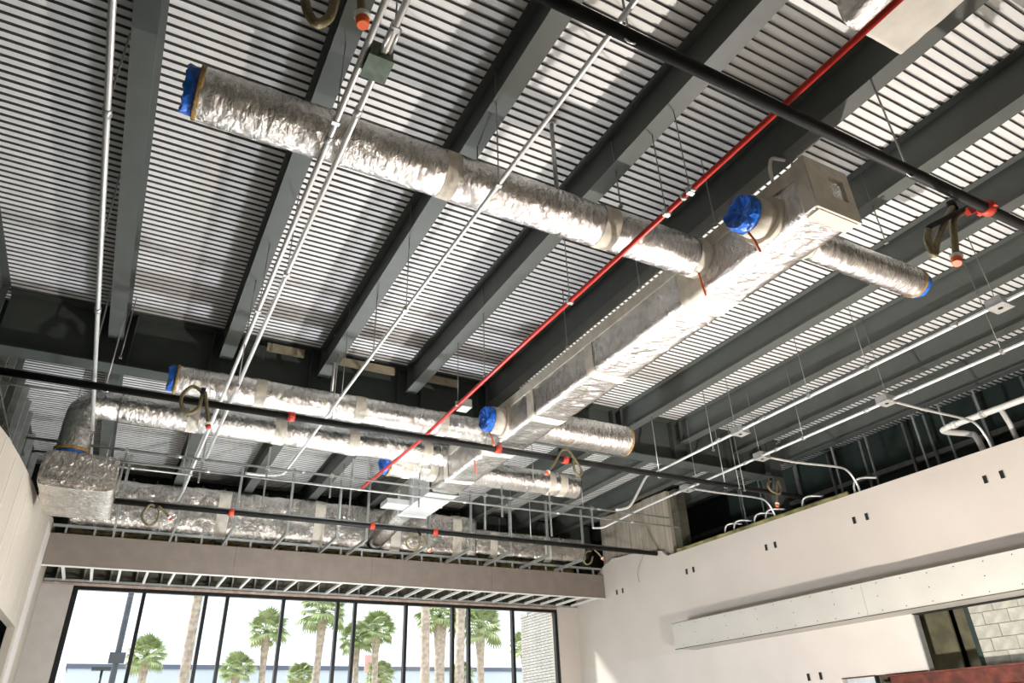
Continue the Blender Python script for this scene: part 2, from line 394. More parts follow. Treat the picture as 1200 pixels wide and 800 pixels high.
def x_duct(label, x0, x1, y, z, r, tapes=(), cap_left=None, cap_right=None, seed=0, amp=.012, group='round foil ducts', mt='foil'):
    t = thing('round_duct', label, 'duct', (min(x0, x1), y, z), group)
    sweep(line((x0, y, z), (x1, y, z)), circ(r), 40, amp, seed=seed).build('foil_wrap', mt, t)
    for q in tapes:
        w = random.uniform(.16, .22); sweep(line((q, y, z), (q + w, y, z), .02), circ(r + .005), 40, amp, seed=seed, close=False, l0=q - x0).build('tape_band', 'tape', t)
    for side, c in (('l', cap_left), ('r', cap_right)):
        if not c: continue
        xe = min(x0, x1) if side == 'l' else max(x0, x1); s = -1 if side == 'l' else 1
        sweep(line((xe - s * .03, y, z), (xe + s * .015, y, z), .015), circ(r + .008), 40, .008, fa=30, seed=seed + 3, close=True).build('insulation_edge', 'fibre', t)
        if c == 'blue': blue_cap((xe + s * .02, y, z), s, r * .92, t, seed)
    return t
def blue_cap(p, s, r, t, seed, depth=.10):
    """crumpled blue film over an open duct end, facing +-x"""
    vs = []; fs = []; seg, rings = 28, 7; p = Vector(p)
    prof = [(0.0, 1.0), (.35, 1.02), (.8, 1.0), (1.0, .9), (.92, .66), (.8, .4), (.72, .18)]
    for j, (dx, rr) in enumerate(prof):
        for k in range(seg):
            a = 2 * PI * k / seg; n = noise.noise(Vector((math.cos(a) * 2.4, math.sin(a) * 2.4, j * .8 + seed * 5)))
            R_ = r * rr * (1 + .10 * n * (j > 0)); vs.append(p + Vector((s * (depth * dx + .035 * n * (j > 1)), R_ * math.cos(a), R_ * math.sin(a))))
    for j in range(len(prof) - 1):
        for k in range(seg):
            k2 = (k + 1) % seg; fs.append((j * seg + k, j * seg + k2, (j + 1) * seg + k2, (j + 1) * seg + k))
    fs.append(tuple((len(prof) - 1) * seg + k for k in range(seg)))
    o = MB().add(vs, fs).build('blue_film_cap', 'blue', t); o['label'] = 'blue plastic film over the open end'; return o

x_duct('long silver foil round duct in the near bay with blue film on its left end', -.27, 5.95, 5.42, 7.0, .255, (2.2, 4.25, 5.72), 'blue', None, 1, .014)
x_duct('silver foil round duct just before the girder with blue film on its left end', .18, 5.9, 11.90, 7.0, .235, (1.45, 3.2, 4.9), 'blue', None, 2, .014)
x_duct('stub of silver foil round duct right of the trunk near the girder, yellow insulation edge', 6.58, 8.93, 11.22, 7.0, .31, (), None, 'edge', 3)
x_duct('silver foil round duct beyond the girder running from the elbow to the trunk', -.60, 5.9, 13.83, 7.12, .265, (.55, 2.15, 3.65, 5.3), None, None, 4)
x_duct('short silver foil duct with blue film beyond the girder, left of the trunk', 4.76, 5.9, 14.385, 6.98, .275, (5.1, 5.68), 'blue', None, 5)
x_duct('silver foil round duct beyond the girder on the right of the trunk', 6.58, 9.65, 14.3, 6.99, .285, (8.75, 9.05), None, None, 6)
x_duct('short bright silver foil duct stub at the near right of the trunk', 6.58, 9.0, 4.5, 6.96, .205, (6.66,), None, 'blue', 7, .014)
# elbow: goes down into the plenum
ep = [(-.6, 13.83, 7.12), (-.9, 13.83, 7.12)] + [(-.9 - .26 * math.sin(a), 13.83, 6.86 + .26 * math.cos(a)) for a in [PI / 2 * q / 8 for q in range(1, 9)]] + line((-1.16, 13.83, 6.84), (-1.16, 13.83, 6.12))
el = thing('duct_elbow', 'silver foil duct elbow dropping into the plenum box at far left', 'duct', (-1.16, 13.83, 6.12))
sweep(ep, circ(.25), 36, .012, seed=11).build('foil_wrap', 'foil', el)
sweep(line((-1.16, 13.83, 6.16), (-1.16, 13.83, 6.22), .02), circ(.27), 36, .012, fa=20, seed=12, close=False).build('insulation_edge', 'fibre', el)
MB().tube([(-1.16 + .262 * math.cos(a), 13.83 + .262 * math.sin(a), 6.13) for a in [2 * PI * q / 24 for q in range(25)]], .022, 8).build('blue_film_edge', 'blue', el)
# plenum box
pl = thing('plenum_box', 'large foil wrapped plenum box under the elbow at far left', 'duct box', (-.94, 13.6, 5.5))
sweep(line((-.94, 13.55, 5.78), (-.94, 15.5, 5.78), .04), rrect(.57, .31, 9), 64, .02, fa=5, seed=13).build('foil_wrap', 'foil2', pl)
MB().box(-1.47, -.41, 13.50, 13.53, 5.55, 6.03).build('front_panel', 'foil2', pl)

# main rectangular trunk along y
tk = thing('trunk_duct', 'big silver foil rectangular trunk duct running down the hall', 'duct', (6.25, 3.62, 6.54))
XC, HW, ZC, HH = 6.25, .351, 6.895, .361
sweep(line((XC, 3.63, ZC), (XC, 14.65, ZC), .035), rrect(HW, HH, 9), 64, .017, fa=6.5, fr=1.6, seed=21).build('foil_wrap', 'foily', tk)
for q, w in ((5.46, .42), (7.95, .22), (9.85, .24), (11.8, .2), (13.65, .22)):
    sweep(line((XC, q, ZC), (XC, q + w, ZC), .03), rrect(HW + .006, HH + .006, 9), 64, .016, fa=6.5, fr=1.6, seed=21, close=False, l0=q - 3.63).build('tape_band', 'tape', tk)
# tape border of the near end: a frame of strips round a foil window
MB().box(XC - HW - .012, XC + HW + .012, 3.60, 3.63, ZC + .20, ZC + HH + .01).build('tape_strip', 'tape', tk)
MB().box(XC - HW - .012, XC + HW + .012, 3.60, 3.63, ZC - HH - .01, ZC - .12).build('tape_strip', 'tape', tk)
MB().box(XC - HW - .012, XC - .02, 3.60, 3.63, ZC - .12, ZC + .20).build('tape_strip', 'tape', tk)
MB().box(XC + .24, XC + HW + .012, 3.60, 3.63, ZC - .12, ZC + .20).build('tape_strip', 'tape', tk)
MB().box(XC - HW - .020, XC - HW - .002, 3.61, 3.77, ZC - HH, ZC + HH).build('tape_strip', 'tape', tk)
MB().box(XC - HW - .020, XC - HW - .002, 3.77, 14.65, ZC + .15, ZC + HH - .03).build('tape_strip', 'tape', tk)
MB().box(XC - HW + .04, XC + HW - .04, 3.63, 3.8, ZC - HH - .022, ZC - HH - .004).build('tape_strip', 'tape', tk)
# collar stubs with blue film on the left side of the trunk
def stub(label, y, z, r, x1, seed):
    t = thing('collar_stub', label, 'duct stub', (5.9, y, z))
    sweep([Vector((5.92, y, z)), Vector((5.84, y, z)), Vector((5.77, y, z)), Vector((x1, y, z))], lambda a: (r * math.cos(a), r * math.sin(a)), 36, .02, fa=14, seed=seed).build('collar_wrap', 'tape', t)
    sweep(line((5.92, y, z), (5.84, y, z), .02), circ(r * 1.25), 36, .03, fa=20, seed=seed + 1).build('flared_wrap', 'tape', t)
    blue_cap((x1, y, z), -1, r * .97, t, seed, .14)
    MB().tube([(x1 - .02, y + .02, z - r - .02), (x1 + .03, y, z - r - .13), (x1 + .05, y - .02, z - r - .30)], .014, 6).build('orange_ribbon', 'orange', t)
stub('tape wrapped collar with large blue film cap on the near side of the trunk', 4.31, 6.82, .23, 5.61, 31)
stub('tape wrapped collar with blue film cap on the trunk near the girder', 11.0, 6.85, .24, 5.61, 35)
for lb, p in (('orange ribbon tied under the joint of the long round duct and trunk', (5.82, 5.40, 6.75)), ('orange ribbon hanging from the trunk beyond the girder', (5.93, 12.4, 6.60))):
    o = MB().tube([p, (p[0] + .02, p[1], p[2] - .15), (p[0] + .05, p[1], p[2] - .34)], .014, 6).build('orange_ribbon', 'orange', None, p); tag(o, lb, 'ribbon')
# bare metal end of trunk, flex connection, small access box
bt = thing('bare_duct_section', 'plain white metal rectangular duct at the far end of the trunk', 'duct', (6.15, 14.67, 6.53))
MB().box(5.88, 6.62, 14.67, 16.75, 6.535, 7.16).build('body', 'sheet', bt)
for q in (14.67, 15.7, 16.72): MB().box(5.86, 6.64, q, q + .03, 6.515, 7.18).build('seam_flange', 'sheet', bt)
MB().box(5.30, 5.87, 15.9, 16.4, 6.56, 6.68).build('side_box', 'sheet', bt)
fx = thing('flexible_duct', 'ribbed silver flexible duct joining the trunk to the lower duct', 'duct', (6.3, 17.2, 6.9))
fp = smooth_path([(6.2, 16.76, 6.85), (6.22, 17.8, 6.85), (6.3, 18.9, 6.80), (6.38, 20.1, 6.75)], 24); vs = []
MB().tube(fp, [.29 + (.018 if i % 2 else -.01) for i in range(len(fp))], 28).build('ribbed_hose', 'foil', fx)
# lower ducts above the soffit
ld = thing('lower_duct', 'large foil wrapped rectangular duct above the soffit, left part', 'duct', (0, 20.2, 6.47))
sweep(line((-1.35, 20.58, 7.10), (9.7, 20.58, 7.10), .05), rrect(.42, .63, 6), 56, .035, fa=3.2, fr=1.2, seed=41).build('foil_wrap', 'foil2', ld)
for q in (2.0, 4.6, 6.9, 8.9): sweep(line((q, 20.58, 7.10), (q + .3, 20.58, 7.10), .04), rrect(.427, .637, 6), 56, .035, fa=3.2, fr=1.2, seed=41, close=False, l0=q + 1.35).build('tape_band', 'tape', ld)
ld2 = thing('lower_duct', 'smaller foil wrapped duct above the soffit, right part', 'duct', (9.7, 20.5, 6.6))
sweep(line((9.7, 20.55, 6.98), (13.75, 20.55, 6.98), .05), rrect(.38, .40, 6), 48, .03, fa=4, fr=1.4, seed=43).build('foil_wrap', 'foil2', ld2)
for q in (10.2, 12.2): sweep(line((q, 20.55, 6.98), (q + .25, 20.55, 6.98), .04), rrect(.387, .407, 6), 48, .03, fa=4, fr=1.4, seed=43, close=False, l0=q - 9.7).build('tape_band', 'tape', ld2)
# beige box at the top right
bb = thing('ceiling_box', 'pale beige wrapped ceiling box at the upper right edge beside the red pipe', 'duct box', (5.2, 1.6, 7.15))
sweep(line((5.22, .7, 7.42), (5.22, 2.15, 7.42), .04), rrect(.40, .27, 10), 48, .012, fa=4, seed=51).build('wrapped_box', 'boxwrap', bb)
sweep(line((4.90, 1.75, 7.42), (4.90, 2.16, 7.42), .04), rrect(.12, .285, 6), 36, .02, fa=9, seed=52).build('foil_corner', 'foil2', bb)

# ------------------------------------------------------------------ soffit
sf = thing('soffit', 'long brown-grey gypsum soffit band above the windows', 'soffit', (6, 19.93, 5.45))
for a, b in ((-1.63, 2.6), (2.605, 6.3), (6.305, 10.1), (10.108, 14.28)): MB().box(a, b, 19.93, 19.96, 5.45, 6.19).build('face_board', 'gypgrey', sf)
MB().box(-1.63, 14.28, 19.915, 20.02, 5.435, 5.455).build('corner_trim', 'whitetape', sf)
MB().box(-1.63, 14.28, 19.97, 20.04, 6.36, 6.42).build('top_track', 'stud', sf)
for i in range(27):
    x = -1.35 + i * .61
    if x > 14.1: break
    MB().box(x, x + .045, 19.97, 20.03, 5.46, 6.36).build('stud', 'stud', sf)
    MB().box(x + .12, x + .18, 19.99, 21.66, 5.44, 5.50).build('joist', 'whitetape', sf)
MB().box(-1.63, 14.28, 21.64, 21.69, 5.41, 5.47).build('wall_track', 'stud', sf)
MB().box(-1.63, 14.28, 20.1, 21.7, 6.05, 6.08).build('inner_board', 'dark', sf)
for i in range(9):
    x = -1.0 + i * 1.75
    z = 5.75 + .1 * (i % 2)
    o = thing('junction_fixture', 'small metal fixture above the soffit joists, %s from the left' % ordn[i], 'fixture', (x, 21, z), 'fixtures above the soffit joists')
    MB().box(x - .07, x + .07, 20.95, 21.08, z, z + .12).build('box', 'galv', o); MB().tube([(x, 21.0, z + .1), (x, 21.0, 6.06)], .012, 6).build('rod', 'rod', o)
# hanger frames in front of the lower duct
for i in range(11):
    x = -.30 + i * 1.27
    if i == 5: x = 5.55
    t = thing('soffit_hanger', 'steel stud hanger with outrigger bracing the soffit, %s from the left' % ordn[i], 'hanger', (x, 18.2, 6.15), 'soffit hangers')
    MB().box(x - .03, x + .03, 18.18, 18.24, 6.2, 7.9 if i % 2 else 7.75).build('stud', 'stud', t)
    MB().bar((x, 18.2, 6.24), (x, 19.98, 6.22), .05, .08).build('outrigger', 'stud', t)

# ------------------------------------------------------------------ sprinkler mains (black pipe along x)
def clevis(t, x, y, z, r, ztop):
    MB().tube([(x + r * 1.25 * math.cos(a), y, z + r * 1.25 * math.sin(a)) for a in [2 * PI * q / 14 for q in range(15)]], .010, 6).build('hanger_ring', 'galv', t)
    MB().tube([(x, y, z + r * 1.2), (x, y, ztop)], .011, 6).build('hanger_rod', 'galv', t)
def main_pipe(label, x0, x1, y, z, r, rods, coups):
    t = thing('sprinkler_main', label, 'pipe', (x0, y, z), 'black sprinkler mains')
    MB().tube([(x0, y, z), ((x0 + x1) / 2, y, z), (x1, y, z)], r, 16).build('pipe', 'blackpipe', t)
    for x in rods: clevis(t, x, y, z, r, ZB + .01)
    for x in coups:
        c = MB().tube([(x - .06, y, z), (x - .055, y, z), (x + .055, y, z), (x + .06, y, z)], [r * 1.05, r * 1.4, r * 1.4, r * 1.05], 16).build('coupling', 'redfit', t)
        MB().box(x - .03, x + .03, y - r * 1.75, y + r * 1.75, z - .03, z + .03).build('bolt_lug', 'redfit', c)
    return t
main_pipe('black steel sprinkler main crossing the upper right of the picture', 1.6, 14.2, 2.76, 6.45, .058, (2.72, 6.2, 9.8), (7.53,))
main_pipe('black steel sprinkler main crossing in front of the ducts at mid height', -2.9, 14.25, 11.40, 6.44, .058, (-.76, 2.72, 9.9, 11.8), (2.03, 5.96, 7.49))
main_pipe('black steel sprinkler main just above the soffit', -1.95, 14.28, 17.07, 6.29, .060, (-.76, 4.5, 9.9), (1.99, 5.34, 7.03))

def hose(label, loop, drop, r, capcol='orange', bar=None, attach=None):
    y_ = loop[0][1]; ay, az = (2.76, 6.45) if y_ < 5 else ((11.40, 6.44) if y_ < 14 else (17.07, 6.29))
    t = thing('sprinkler_hose', label, 'hose', loop[0], 'flexible sprinkler hoses')
    MB().tube(smooth_path(loop, 8), r, 10).build('hose', 'hose', t)
    d = smooth_path(drop, 5); MB().tube(d, r * .95, 10).build('drop_pipe', 'hose', t)
    e = Vector(drop[-1]); dn = (Vector(drop[-1]) - Vector(drop[-2])).normalized()
    MB().tube([e - dn * .01, e, e + dn * r * 1.0], [r * 1.6, r * 1.8, r * 1.6], 12).build('collar_ring', 'whitetape', t)
    MB().tube([e + dn * r * .8, e + dn * r * 1.2, e + dn * r * 3.0], [r * 1.1, r * 1.55, r * 1.25], 12).build('end_cap', capcol, t)
    MB().tube([Vector(loop[0]) + Vector((0, 0, -r)), Vector(loop[0]) + Vector((0, 0, r * 2))], r * 1.35, 10).build('fitting', 'blackpipe', t)
    if y_ > 5: MB().tube([loop[0], (loop[0][0], ay, az)], r * .9, 10).build('branch_nipple', 'blackpipe', t)
    if bar:
        MB().bar(bar[0], bar[1], .05, .05).build('mounting_bar', 'blackpipe', t); m_ = Vector(bar[0]).lerp(Vector(bar[1]), .72); n_ = Vector(bar[0]).lerp(Vector(bar[1]), .95)
        MB().bar(m_ + Vector((0, -.03, -.05)), n_ + Vector((0, -.03, -.05)), .05, .09).build('red_bracket', 'redfit', t)
hose('brown hose loop with orange capped drop at the top left edge', [(.27, 2.9, 5.75), (.27, 2.9, 5.57), (.31, 2.9, 5.41), (.37, 2.9, 5.345), (.43, 2.9, 5.43), (.45, 2.9, 5.58), (.45, 2.9, 5.80)], [(.60, 2.9, 5.9), (.615, 2.9, 5.70), (.63, 2.9, 5.58)], .030)
hose('beige hose hanging from bracket with orange cap near the upper right main', [(7.26, 2.95, 6.51), (6.98, 2.95, 6.23), (6.62, 2.95, 5.83), (6.47, 2.95, 5.62), (6.45, 2.95, 5.78), (6.54, 2.95, 5.94)], [(7.5, 2.95, 6.55), (7.16, 2.95, 6.30), (7.0, 2.95, 5.99), (6.88, 2.95, 5.72)], .036, 'orange', ((6.54, 2.93, 5.97), (7.67, 2.9, 6.67)))
hose('olive hose curled in a ring in front of the mid main at left', [(.59, 11.2, 6.54), (.43, 11.2, 6.6), (.31, 11.2, 6.44), (.32, 11.2, 6.27), (.44, 11.2, 6.15), (.57, 11.2, 6.26), (.59, 11.22, 6.47), (.60, 11.24, 6.55)], [(.62, 11.2, 6.55), (.70, 11.2, 6.25), (.75, 11.2, 6.03)], .030, 'redfit')
hose('yellow-green hose with a long loop below the mid main, right of the trunk', [(7.32, 11.3, 6.57), (7.48, 11.3, 6.62), (7.63, 11.28, 6.46), (7.79, 11.28, 6.21), (7.72, 11.28, 6.11), (7.61, 11.26, 6.18), (7.6, 11.26, 6.42)], [(7.33, 11.28, 6.56), (7.18, 11.28, 6.32), (7.0, 11.28, 6.09)], .026)
hose('small olive hose loop with orange cap beside the steel column', [(13.22, 11.3, 6.69), (13.05, 11.28, 6.59), (13.09, 11.26, 6.43), (13.32, 11.24, 6.37), (13.43, 11.26, 6.53), (13.42, 11.28, 6.7)], [(13.39, 11.28, 6.69), (13.29, 11.26, 6.45), (13.2, 11.26, 6.13)], .028)
hose('dark hose loop hanging from the lower main at far left', [(.42, 16.9, 6.2), (.30, 16.9, 6.24), (.2, 16.9, 6.07), (.21, 16.9, 5.92), (.35, 16.9, 5.8), (.48, 16.9, 5.89), (.5, 16.88, 6.1), (.45, 16.88, 6.18)], [(.47, 16.9, 6.23), (.61, 16.9, 6.11), (.72, 16.9, 6.01)], .026, 'redfit')
hose('dark hose loop hanging from the lower main at the centre', [(6.55, 16.9, 6.13), (6.32, 16.9, 6.11), (6.19, 16.9, 5.95), (6.26, 16.9, 5.79), (6.44, 16.9, 5.76), (6.53, 16.88, 5.89), (6.55, 16.88, 6.11)], [(6.62, 16.9, 6.11), (6.71, 16.9, 5.91), (6.80, 16.9, 5.79)], .026)
hose('pale hose loop hanging from the lower main near the right wall', [(11.77, 16.9, 6.15), (11.59, 16.9, 6.09), (11.49, 16.9, 5.89), (11.56, 16.9, 5.76), (11.71, 16.88, 5.81), (11.79, 16.88, 5.99)], [(11.89, 16.9, 6.18), (12.03, 16.9, 6.08), (12.12, 16.9, 5.98)], .026)

# ------------------------------------------------------------------ conduits and pipes along y
def rods_on(t, x, z, ys, ztop=ZD, r=.006, clamp=.03):
    for y in ys:
        MB().tube([(x, y, z), (x, y, ztop)], r, 6).build('hanger_rod', 'rod', t)
        MB().box(x - clamp, x + clamp, y - .025, y + .025, z - clamp, z + clamp).build('clamp', 'galv', t)
def run(name, label, pts, r, material, rods=(), coups=(), group='conduit runs', ztop=ZD):
    t = thing(name, label, 'pipe' if 'pipe' in name else 'conduit', pts[0], group)
    MB().tube(pts, r, 12).build('pipe', material, t)
    x, z = pts[0][0], pts[0][2]
    rods_on(t, x, z, rods, ztop, .007, r * 1.25)
    for y in coups: MB().tube([(x, y - .05, z), (x, y + .05, z)], r * 1.35, 12).build('coupling', 'galv', t)
    return t
run('steel_conduit', 'straight bright conduit at far left ending at the cross rails', [(-.94, .5, 6.6), (-.94, 8, 6.6), (-.94, 15.2, 6.6)], .030, 'emt', (), (3.9, 5.6, 9.3), ztop=ZD)
for i, (ya, yb) in enumerate(((5.75, 5.45), (8.0, 7.7), (10.8, 10.2))):
    o = MB().tube([(-1.0, ya, ZB + .02), (-.93, yb, 6.62)], .010, 6).build('bracing_wire', 'rod', None, (-.93, yb, 6.62))
    tag(o, 'thin slanting brace rod from leftmost roof beam to far-left conduit, %s from the camera' % ordn[i], 'rod', 'brace rods')
ca = run('steel_conduit', 'left one of two close parallel conduits, ending at the lower main', [(.93, .5, 6.7), (.93, 9, 6.7), (.90, 17.0, 6.66), (.86, 17.7, 6.62)], .030, 'emt', (4.9, 8.6), (5.15, 12.9))
cb = run('steel_conduit', 'right one of two close parallel conduits, carrying the green box', [(1.08, .5, 6.7), (1.08, 9, 6.7), (1.08, 14.75, 6.7)], .030, 'emt', (3.7, 7.6), (4.7, 7.6))
gb = thing('junction_box', 'dark green junction box on the paired conduits near the top', 'junction box', (1.02, 4.08, 6.65))
MB().box(.96, 1.16, 3.96, 4.20, 6.61, 6.79).build('box', 'greenbox', gb); MB().box(.95, 1.17, 3.95, 4.21, 6.595, 6.61).build('cover', 'greenbox', gb)
MB().tube([(1.12, 3.70, 6.70), (1.12, 3.96, 6.70)], .022, 10).build('connector', 'galv', gb); MB().tube([(1.05, 3.70, 6.66), (1.05, 3.96, 6.66)], .022, 10).build('connector', 'galv', gb)
run('steel_conduit', 'long thin conduit crossing under the round duct, left end curving to the rails', smooth_path([(2.65, .5, 6.6), (2.65, 5, 6.6), (2.65, 10, 6.6), (2.65, 14.3, 6.6), (2.60, 14.8, 6.58), (2.3, 15.0, 6.57), (1.9, 15.02, 6.57)], 6), .026, 'emt', (4.9, 7.6, 10.6), (7.6,))
rdp = run('red_pipe', 'bright red sprinkler branch pipe running diagonally through the picture', [(4.53, .3, 6.6), (4.53, 8, 6.6), (4.55, 12, 6.58), (4.42, 15.1, 6.58)], .032, 'redpipe', (4.1, 4.5, 6.5, 10.1), (), 'red pipe')
for y in (4.05, 4.2, 4.47, 6.49): MB().tube([(4.53, y - .02, 6.6), (4.53, y + .02, 6.6)], .042, 12).build('pipe_clamp', 'galv', rdp)
rb = thing('junction_box', 'silver junction box on the red pipe near the girder', 'junction box', (4.62, 10.1, 6.5)); MB().box(4.56, 4.74, 9.98, 10.22, 6.53, 6.67).build('box', 'galv', rb); MB().box(4.555, 4.745, 9.97, 10.23, 6.52, 6.53).build('cover', 'galv', rb)
o = thing('vertical_pipe', 'grey vertical pipe dropping from the deck onto the long round duct', 'pipe', (3.68, 5.35, 7.2)); MB().tube([(3.68, 5.35, 7.2), (3.68, 5.35, ZD - .02)], .028, 10).build('pipe', 'galv', o); MB().tube([(3.68, 5.35, ZD - .05), (3.68, 5.35, ZD - .01)], .06, 12).build('flange', 'galv', o)
o = thing('vertical_pipe', 'grey vertical pipe dropping from the deck to the duct before the girder', 'pipe', (2.75, 11.7, 7.2)); MB().tube([(2.75, 11.75, 7.2), (2.75, 11.75, ZD - .02)], .028, 10).build('pipe', 'galv', o); MB().tube([(2.75, 11.75, ZD - .05), (2.75, 11.75, ZD - .01)], .06, 12).build('flange', 'galv', o)
# right conduits
r1 = run('steel_conduit', 'upper white conduit at right ending in a downward bend', smooth_path([(10.08, 0.50, 6.65), (10.10, 4.12, 6.65), (10.10, 8.24, 6.65), (10.14, 11.75, 6.65), (10.05, 12.01, 6.61), (9.62, 12.11, 5.97), (9.43, 12.16, 5.85), (9.22, 12.16, 5.80)], 6), .027, 'emt', (4.07, 6.2, 7.4, 9.2), (4.7, 8.5, 9.7), ztop=ZD)
r2 = run('steel_conduit', 'lower white conduit at right carrying the branch boxes', smooth_path([(11.61, 0.50, 6.65), (11.61, 5.15, 6.65), (11.61, 10.31, 6.65), (11.63, 13.91, 6.65), (11.75, 15.67, 6.65), (11.65, 16.08, 6.60), (11.34, 16.13, 6.57)], 6), .027, 'emt', (4.9, 6.95, 8.9, 10.07, 12.1), (6.5, 7.4, 9.6, 10.5, 12.1, 12.9), ztop=ZD)
def jb(label, x, y, z, w=.14):
    t = thing('junction_box', label, 'junction box', (x, y, z), 'silver junction boxes')
    MB().box(x - w, x + w, y - .11, y + .11, z - .06, z + .06).build('box', 'galv', t); MB().box(x - w - .01, x + w + .01, y - .12, y + .12, z - .072, z - .06).build('cover', 'galv', t)
    MB().tube([(x, y, z - .078), (x, y, z - .072)], .035, 10).build('knockout', 'hole', t)
jb('silver junction box on the upper right conduit, nearest the camera', 10.12, 4.07, 6.67)
jb('silver junction box on the upper right conduit, farther one', 10.15, 9.17, 6.67)
jb('silver junction box on the lower right conduit, nearest the camera', 11.56, 6.96, 6.67)
jb('silver junction box on the lower right conduit, middle one', 11.65, 10.07, 6.67)
jb('silver junction box on the lower right conduit, farthest one', 11.63, 12.47, 6.67)
for lb, y0, y1, zt in (('nearest', 6.95, 6.9, 6.16), ('middle', 10.07, 9.9, 6.16), ('farthest', 12.47, 12.4, 6.16)):
    run('branch_conduit', 'thin branch conduit bending down into the right wall top, %s one' % lb, smooth_path([(11.7, y0, 6.67), (12.7, y0, 6.67), (13.8, y1, 6.66), (14.15, y1, 6.60), (14.33, y1, 6.36), (14.38, y1, 6.145)], 6), .024, 'emt', (), (), 'branch conduits')
# white drain pipe
pv = thing('drain_pipe', 'thick white plastic drain pipe above the right wall', 'pipe', (14.7, 5, 6.9))
MB().tube(smooth_path([(14.62, 1, 6.9), (14.62, 4, 6.9), (14.62, 7.3, 6.92), (14.64, 7.72, 6.92), (14.74, 7.84, 6.90), (15.15, 7.6, 6.82), (15.2, 7.5, 6.7), (15.2, 7.45, 6.1)], 6), .062, 14).build('pipe', 'pvc', pv)
for y in (6.9, 7.5): MB().tube([(14.62, y, 6.92), (14.62, y + .10, 6.92)], .076, 14).build('coupling', 'pvc', pv)
MB().tube([(14.62, 6.6, 6.92), (14.75, 6.6, 6.6), (14.8, 6.6, 6.1)], .05, 12).build('branch', 'pvc', pv)
# conduit u-bends on top of the right wall
for i, y in enumerate((10.05, 11.55, 12.75, 13.15, 13.9, 14.25)):
    t = thing('conduit_hook', 'short pale conduit hook rising from the right wall top, %s from the camera' % ordn[i], 'conduit', (14.42, y, 6.1), 'conduit hooks on the right wall')
    MB().tube(smooth_path([(14.42, y, 6.145), (14.42, y, 6.3), (14.44, y - .06, 6.44), (14.5, y - .22, 6.47), (14.6, y - .5, 6.40)], 6), .024, 10).build('conduit', 'emt', t)
    MB().tube([(14.42, y, 6.14), (14.42, y, 6.20)], .034, 10).build('coupling', 'galv', t)
t = thing('insulation_strip', 'yellow-green insulation lying along the top of the right wall', 'insulation', (14.6, 12, 6.1))
sweep(line((14.35, 10.2, 6.195), (14.35, 16.2, 6.195), .08), rrect(.035, .05, 4), 20, .012, fa=3, seed=77).build('batt', 'oldbatt', t)
# hanging rods over the space behind the right wall
for i, (x, y) in enumerate(((15.9, 5.3), (15.6, 5.9), (15.95, 7.6), (15.7, 8.3), (15.6, 8.9), (15.9, 10.4), (15.6, 11.2), (15.8, 12.6), (15.6, 13.8), (15.7, 14.6))):
    t = thing('hanger_stud', 'thin metal hanger stud behind the right wall, %s counted from the camera' % ordn[i], 'hanger', (x, y, 5.8), 'studs behind the right wall')
    MB().box(x - .022, x + .022, y - .022, y + .022, 5.7, 8.395).build('stud', 'stud', t)
    MB().box(x - .04, x + .04, y - .04, y + .04, 8.37, 8.398).build('foot_plate', 'stud', t)

# cross rails (conduit rack beyond the girder)
def rail(label, x0, x1, y, z, r=.026, extra=()):
    t = thing('cross_rail', label, 'conduit', (x0, y, z), 'cross rails')
    MB().tube([(x0, y, z), ((x0 + x1) / 2, y, z), (x1, y, z)], r, 10).build('pipe', 'stud', t)
    for i, x in enumerate(extra): MB().tube([(x - .05, y, z), (x + .05, y, z)], r * 1.35, 10).build('coupling', 'galv', t)
    return t
rail('upper grey rail spanning the hall behind the girder', -1.92, 12.5, 14.16, 6.45, .022, (.56, 2.9, 5.25, 7.7, 10.2))
rail('lower grey rail spanning the hall behind the girder', -1.78, 12.7, 14.16, 6.23, .022, (1.1, 4.1, 6.55, 9.0, 11.2))
t = rail('short grey rail above the plenum box at far left', -1.6, .9, 14.9, 6.36, .018, (-.2,))
for x in (-1.4, .7): MB().tube([(x, 14.9, 6.36), (x, 14.9, ZD - .005)], .007, 6).build('hanger_rod', 'rod', t)
rail('thin rail left of the foil elbow', -2.4, -1.4, 13.2, 7.0, .022)
rail('slim grey rail lying just above the lower sprinkler main', -1.8, 14.0, 17.3, 6.42, .022, (.3, 2.9, 5.5, 8.2, 11))
for i, x in enumerate((-.33, .98, 2.2, 3.5, 3.93, 5.45, 7.06, 7.5, 8.8, 10.0)):
    t = thing('rail_post', 'thin vertical post on the cross rails behind the girder, %s from the left' % ordn[i], 'post', (x, 14.16, 5.9), 'posts of the cross rails')
    MB().box(x - .016, x + .016, 14.18, 14.21, 6.0 if i % 2 else 5.67, 6.90 if i % 3 else 6.52).build('post', 'stud', t)
    MB().box(x - .035, x + .035, 14.13, 14.215, 6.42, 6.48).build('bracket', 'galv', t)
